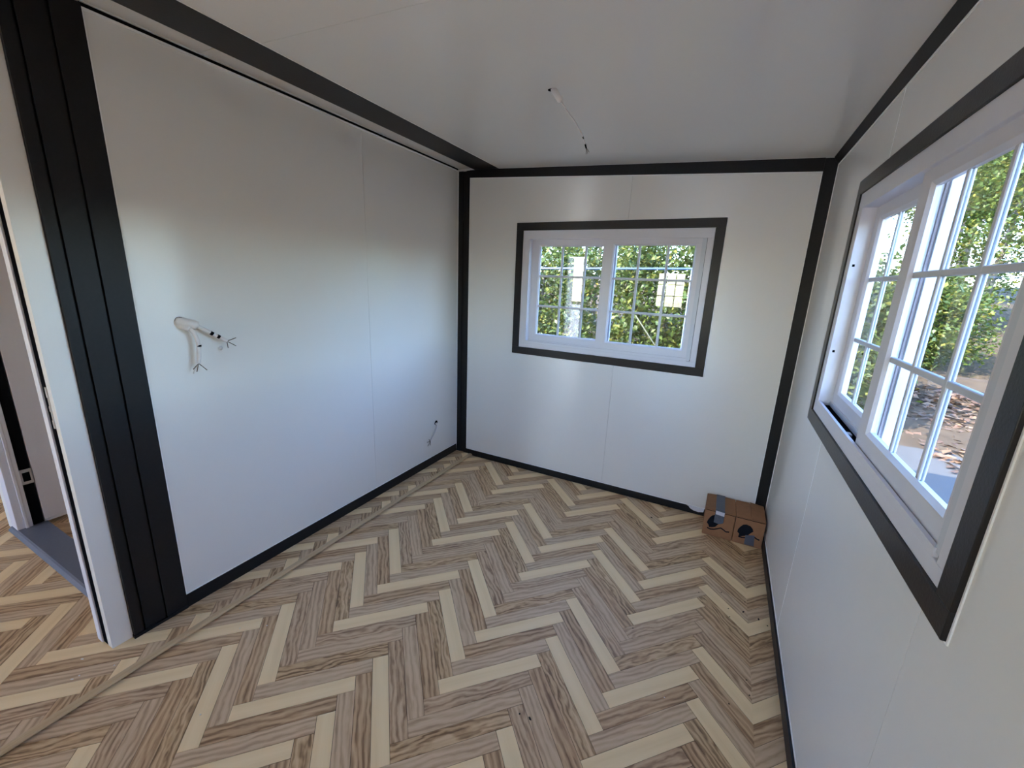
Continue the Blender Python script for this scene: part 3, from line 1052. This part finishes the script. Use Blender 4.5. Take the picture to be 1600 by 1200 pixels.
def gheight(x, y):
    """level yard around the house, a bank that rises under the trees to the right and behind"""
    d = max(0.0, x - 5.2, y - 4.2)
    return GZ + 0.16 * d - 0.0025 * d * d if d < 30 else GZ + 2.55


n_ = 48
xs = np.linspace(-34, 44, n_)
ys = np.linspace(-36, 44, n_)
V = [(x, y, gheight(x, y)) for y in ys for x in xs]
F = [(j * n_ + i, j * n_ + i + 1, (j + 1) * n_ + i + 1, (j + 1) * n_ + i) for j in range(n_ - 1) for i in range(n_ - 1)]
gr = mesh_obj('ground', V, F, ground_mat(), None, True)
struct(gr, 'brown leaf-strewn ground outside the right window', 'ground')
pv = box('paving', W + 0.2, 4.75, -9.0, 4.4, GZ - 0.1, GZ + 0.02, simple('shade_toned_concrete', (0.06, 0.058, 0.056), 0.9, noise=0.2, nscale=8))  # concrete colour darkened in place of the tree shade on the path
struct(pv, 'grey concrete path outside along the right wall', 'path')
pv = box('paving', -14.0, 10.0, -30.0, YF - 0.25, GZ - 0.1, GZ + 0.03, simple('pale_gravel', (0.70, 0.66, 0.58), 0.9, noise=0.15, nscale=5))  # unseen yard, made pale and wide to bounce light indoors
struct(pv, 'pale sunlit forecourt outside the entrance behind the camera', 'path')


def leaf_mat(name, cols, trans=0.35):
    m = bpy.data.materials.new(name)
    m.use_nodes = True
    n = m.node_tree
    n.nodes.clear()
    o = N(n, 'ShaderNodeOutputMaterial')
    at = N(n, 'ShaderNodeAttribute', attribute_name='tint')
    cr = N(n, 'ShaderNodeValToRGB')
    e = cr.color_ramp.elements
    e[0].color = (*cols[0], 1)
    e[1].color = (*cols[-1], 1)
    for i, c in enumerate(cols[1:-1]):
        k = e.new((i + 1) / (len(cols) - 1))
        k.color = (*c, 1)
    n.links.new(at.outputs['Fac'], cr.inputs[0])
    d = N(n, 'ShaderNodeBsdfPrincipled')
    d.inputs['Roughness'].default_value = 0.45
    d.inputs['Specular IOR Level'].default_value = 0.4
    t = N(n, 'ShaderNodeBsdfTranslucent')
    hs = N(n, 'ShaderNodeHueSaturation')
    hs.inputs['Hue'].default_value = 0.48
    hs.inputs['Value'].default_value = 1.35
    n.links.new(cr.outputs[0], hs.inputs['Color'])
    n.links.new(cr.outputs[0], d.inputs['Base Color'])
    n.links.new(hs.outputs[0], t.inputs[0])
    mx = N(n, 'ShaderNodeMixShader')
    mx.inputs[0].default_value = trans
    n.links.new(d.outputs[0], mx.inputs[1])
    n.links.new(t.outputs[0], mx.inputs[2])
    n.links.new(mx.outputs[0], o.inputs[0])
    return m


M['hedge'] = leaf_mat('hedge_leaf', [(0.032, 0.054, 0.013), (0.055, 0.085, 0.018), (0.10, 0.125, 0.024), (0.25, 0.21, 0.035)])
M['tree'] = leaf_mat('tree_leaf', [(0.030, 0.055, 0.012), (0.058, 0.090, 0.017), (0.115, 0.135, 0.024), (0.32, 0.235, 0.036)])
M['litter'] = leaf_mat('fallen_leaf', [(0.05, 0.027, 0.016), (0.10, 0.055, 0.03), (0.17, 0.095, 0.05), (0.25, 0.17, 0.09)], 0.1)  # browns kept low to stand for shade under the trees
M['bark'] = simple('grey_bark', (0.13, 0.105, 0.085), 0.9, noise=0.4, nscale=18, bump=0.6)
M['galv'] = simple('pale_blue_pipe', (0.10, 0.14, 0.22), 0.4, noise=0.05)


def leaves_mesh(name, centers, size, material, flat=0.0):
    """one small four-cornered leaf per centre, folded a little along its rib"""
    n = len(centers)
    nrm = rng.normal(size=(n, 3))
    nrm[:, 2] = np.abs(nrm[:, 2]) + 0.5 + flat
    nrm /= np.linalg.norm(nrm, axis=1)[:, None]
    a = np.cross(nrm, rng.normal(size=(n, 3)))
    a /= np.linalg.norm(a, axis=1)[:, None]
    b = np.cross(nrm, a)
    s = size * rng.uniform(0.6, 1.25, size=(n, 1))
    v = np.empty((n, 4, 3))
    v[:, 0] = centers - a * s * 0.5
    v[:, 1] = centers + b * s * 0.30 + nrm * s * 0.08
    v[:, 2] = centers + a * s * 0.5
    v[:, 3] = centers - b * s * 0.30 + nrm * s * 0.08
    me = bpy.data.meshes.new(name)
    me.vertices.add(n * 4)
    me.vertices.foreach_set('co', v.reshape(-1))
    me.loops.add(n * 6)
    idx = (np.arange(n)[:, None] * 4 + np.array([0, 1, 2, 0, 2, 3])[None, :]).reshape(-1)
    me.loops.foreach_set('vertex_index', idx.astype(np.int32))
    me.polygons.add(n * 2)
    me.polygons.foreach_set('loop_start', (np.arange(n * 2) * 3).astype(np.int32))
    me.update(calc_edges=True)
    at = me.attributes.new('tint', 'FLOAT', 'FACE')
    t = np.clip(rng.beta(2.0, 2.6, size=n), 0, 1)
    at.data.foreach_set('value', np.repeat(t, 2).astype(np.float32))
    me.materials.append(material)
    return me


def blob_points(n, clusters, rx, ry, rz, cz, spread):
    d = rng.normal(size=(clusters, 3))
    d /= np.linalg.norm(d, axis=1)[:, None]
    rr = rng.uniform(0.35, 1.0, size=(clusters, 1)) ** 0.6
    c = d * rr * np.array([rx, ry, rz]) + np.array([0, 0, cz])
    k = rng.integers(0, clusters, size=n)
    return c[k] + rng.normal(size=(n, 3)) * spread, c


def trunk_mesh(h, r, branches, lean=0.05):
    V, F = [], []

    def add(pts, rad, seg=7):
        k0 = len(V)
        for p, q in zip(pts, rad):
            for s in range(seg):
                t = 2 * math.pi * s / seg
                V.append((p[0] + q * math.cos(t), p[1] + q * math.sin(t), p[2]))
        for i in range(len(pts) - 1):
            for s in range(seg):
                F.append((k0 + i * seg + s, k0 + i * seg + (s + 1) % seg, k0 + (i + 1) * seg + (s + 1) % seg, k0 + (i + 1) * seg + s))
    pts, rad = [], []
    for i in range(9):
        t = i / 8
        pts.append((lean * h * t * t + 0.04 * math.sin(5 * t), 0.05 * math.sin(4 * t + 1), h * t))
        rad.append(r * (1.25 - 0.95 * t) if i else r * 1.6)
    add(pts, rad)
    for b in branches:
        p = pts[3 + (int(rng.integers(0, 5)))]
        q, rad = [], []
        mid = Vector(p).lerp(Vector(b), 0.5) + Vector((0, 0, 0.15))
        for i in range(5):
            t = i / 4
            u = Vector(p) * (1 - t) ** 2 + mid * 2 * t * (1 - t) + Vector(b) * t * t
            q.append(tuple(u))
            rad.append(r * 0.32 * (1 - t) + 0.008)
        add(q, rad, 5)
    return V, F


def make_tree(kind):
    if kind == 'bush':
        c = np.stack([rng.uniform(-0.85, 0.85, 150), rng.uniform(-0.5, 0.5, 150), rng.uniform(0.15, 2.35, 150)], 1)
        P = c[rng.integers(0, 150, 17000)] + rng.normal(size=(17000, 3)) * 0.15
        P = P[(P[:, 2] > 0.02) & (np.abs(P[:, 0]) < 1.0)]
        lm = leaves_mesh('foliage', P, 0.085, M['hedge'])
        tv = trunk_mesh(1.6, 0.035, [tuple(x) for x in c[:14]], 0.0)
    elif kind == 'shrub':
        P, c = blob_points(11000, 80, 0.75, 0.75, 0.95, 0.95, 0.13)
        P = P[P[:, 2] > 0.02]
        lm = leaves_mesh('foliage', P, 0.085, M['tree'])
        tv = trunk_mesh(1.2, 0.03, [tuple(x) for x in c[:14]], 0.0)
    elif kind == 'tall':
        P, c = blob_points(15000, 80, 1.6, 1.6, 2.9, 5.2, 0.27)
        lm = leaves_mesh('foliage', P, 0.15, M['tree'])
        tv = trunk_mesh(6.8, 0.15, [tuple(x) for x in c[:22]])
    else:                     # 'low': a young tree with leaves almost down to the ground
        P, c = blob_points(14000, 80, 1.35, 1.35, 1.9, 2.2, 0.2)
        P = P[P[:, 2] > 0.1]
        lm = leaves_mesh('foliage', P, 0.10, M['tree'])
        tv = trunk_mesh(3.4, 0.07, [tuple(x) for x in c[:18]])
    me = bpy.data.meshes.new('trunk')
    me.from_pydata(*[tv[0], [], tv[1]])
    me.materials.append(M['bark'])
    for p in me.polygons:
        p.use_smooth = True
    return lm, me


PROTO = {k: make_tree(k) for k in ('bush', 'shrub', 'tall', 'low')}


def place(kind, name, x, y, sc, rz, label, group):
    o = empty(name, (x, y, gheight(x, y) - 0.02))
    o.scale = (sc, sc, sc * random.uniform(0.92, 1.1))
    o.rotation_euler = (0, 0, rz)
    tag(o, label, 'bush' if kind in ('bush', 'shrub') else 'tree', group)
    lm, tm = PROTO[kind]
    f = link(bpy.data.objects.new('foliage', lm), o)
    f['kind'] = 'stuff'
    link(bpy.data.objects.new('trunk', tm), o)
    return o


for i, (x, y, s_, rz) in enumerate([(-5.1, 4.2, 1.0, 0.0), (-3.05, 4.2, 1.0, math.pi), (-1.0, 4.2, 1.0, 0.0), (1.05, 4.2, 1.0, math.pi), (3.1, 4.2, 1.0, 0.0)]):
    place('bush', 'hedge_bush', x, y, s_, rz, 'dense green hedge bush growing outside the rear window', 'hedge behind the house')
for i, (x, y, s_, rz) in enumerate([(-4.6, 7.6, 0.92, 0.2), (-1.1, 7.8, 0.9, 2.2), (2.4, 7.6, 0.95, 4.1)]):
    place('low', 'young_tree', x, y, s_, rz, 'leafy young tree showing above the hedge through the rear window', 'young trees behind the hedge')
for i, (x, y, s_, rz) in enumerate([(3.7, 11.2, 0.9, 1.0), (7.3, 11.2, 1.05, 0.6), (11.2, 11.6, 1.05, 2.7), (14.9, 11.2, 0.9, 5.5)]):
    place('low', 'young_tree', x, y, s_, rz, 'young tree with low leaves outside the right window', 'young trees outside the right window')
for i, (x, y, s_, rz) in enumerate([(7.7, 15.2, 1.0, 0.0), (13.1, 16.4, 1.1, 1.2), (3.4, 15.6, 1.05, 2.9), (14.8, 21.0, 1.2, 5.1), (5.4, 20.9, 1.15, 3.7), (10.1, 20.9, 1.1, 2.0)]):
    place('tall', 'tall_tree', x, y, s_, rz, 'tall thin-stemmed tree on the bank outside the right window', 'tall trees on the bank')

for i, (x, y, s_, rz) in enumerate([(5.3, 7.4, 0.95, 1.1), (7.6, 7.6, 1.0, 2.3), (10.0, 8.1, 1.05, 0.4), (12.4, 7.6, 1.1, 3.3)]):
    place('shrub', 'wild_shrub', x, y, s_, rz, 'leafy green shrub at the foot of the trees outside the right window', 'shrubs outside the right window')

# fallen leaves on the bank
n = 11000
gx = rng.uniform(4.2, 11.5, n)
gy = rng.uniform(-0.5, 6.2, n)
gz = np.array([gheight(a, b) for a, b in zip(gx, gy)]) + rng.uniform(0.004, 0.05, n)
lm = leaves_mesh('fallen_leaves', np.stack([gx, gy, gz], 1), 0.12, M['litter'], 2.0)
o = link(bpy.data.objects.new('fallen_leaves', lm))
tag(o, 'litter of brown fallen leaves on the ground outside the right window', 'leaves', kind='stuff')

# pipe rail outside the rear window
pr = empty('pipe_rail', (0.6, 2.5, GZ))
tag(pr, 'pale blue pipe rail on posts outside the rear window', 'rail')
zr = 1.652 - GZ
tube('top_pipe', [(-2.6, 0, zr - 0.035), (-1.0, 0, zr - 0.018), (0.9, 0, zr + 0.024)], 0.013, M['galv'], pr, 10)
tube('post', [(0.90, 0, 0), (0.90, 0, zr + 0.03)], 0.014, M['galv'], pr, 10)
tube('post', [(-2.58, 0, 0), (-2.58, 0, zr - 0.03)], 0.014, M['galv'], pr, 10)
sk = tube('leaning_stick', [(0.905, 2.6, 1.10), (1.143, 2.6, 0.798), (1.99, 2.6, GZ)], 0.008, simple('weathered_stick', (0.075, 0.075, 0.045), 0.9, noise=0.2))
tag(sk, 'thin stick leaning among the leaves outside the rear window', 'stick')
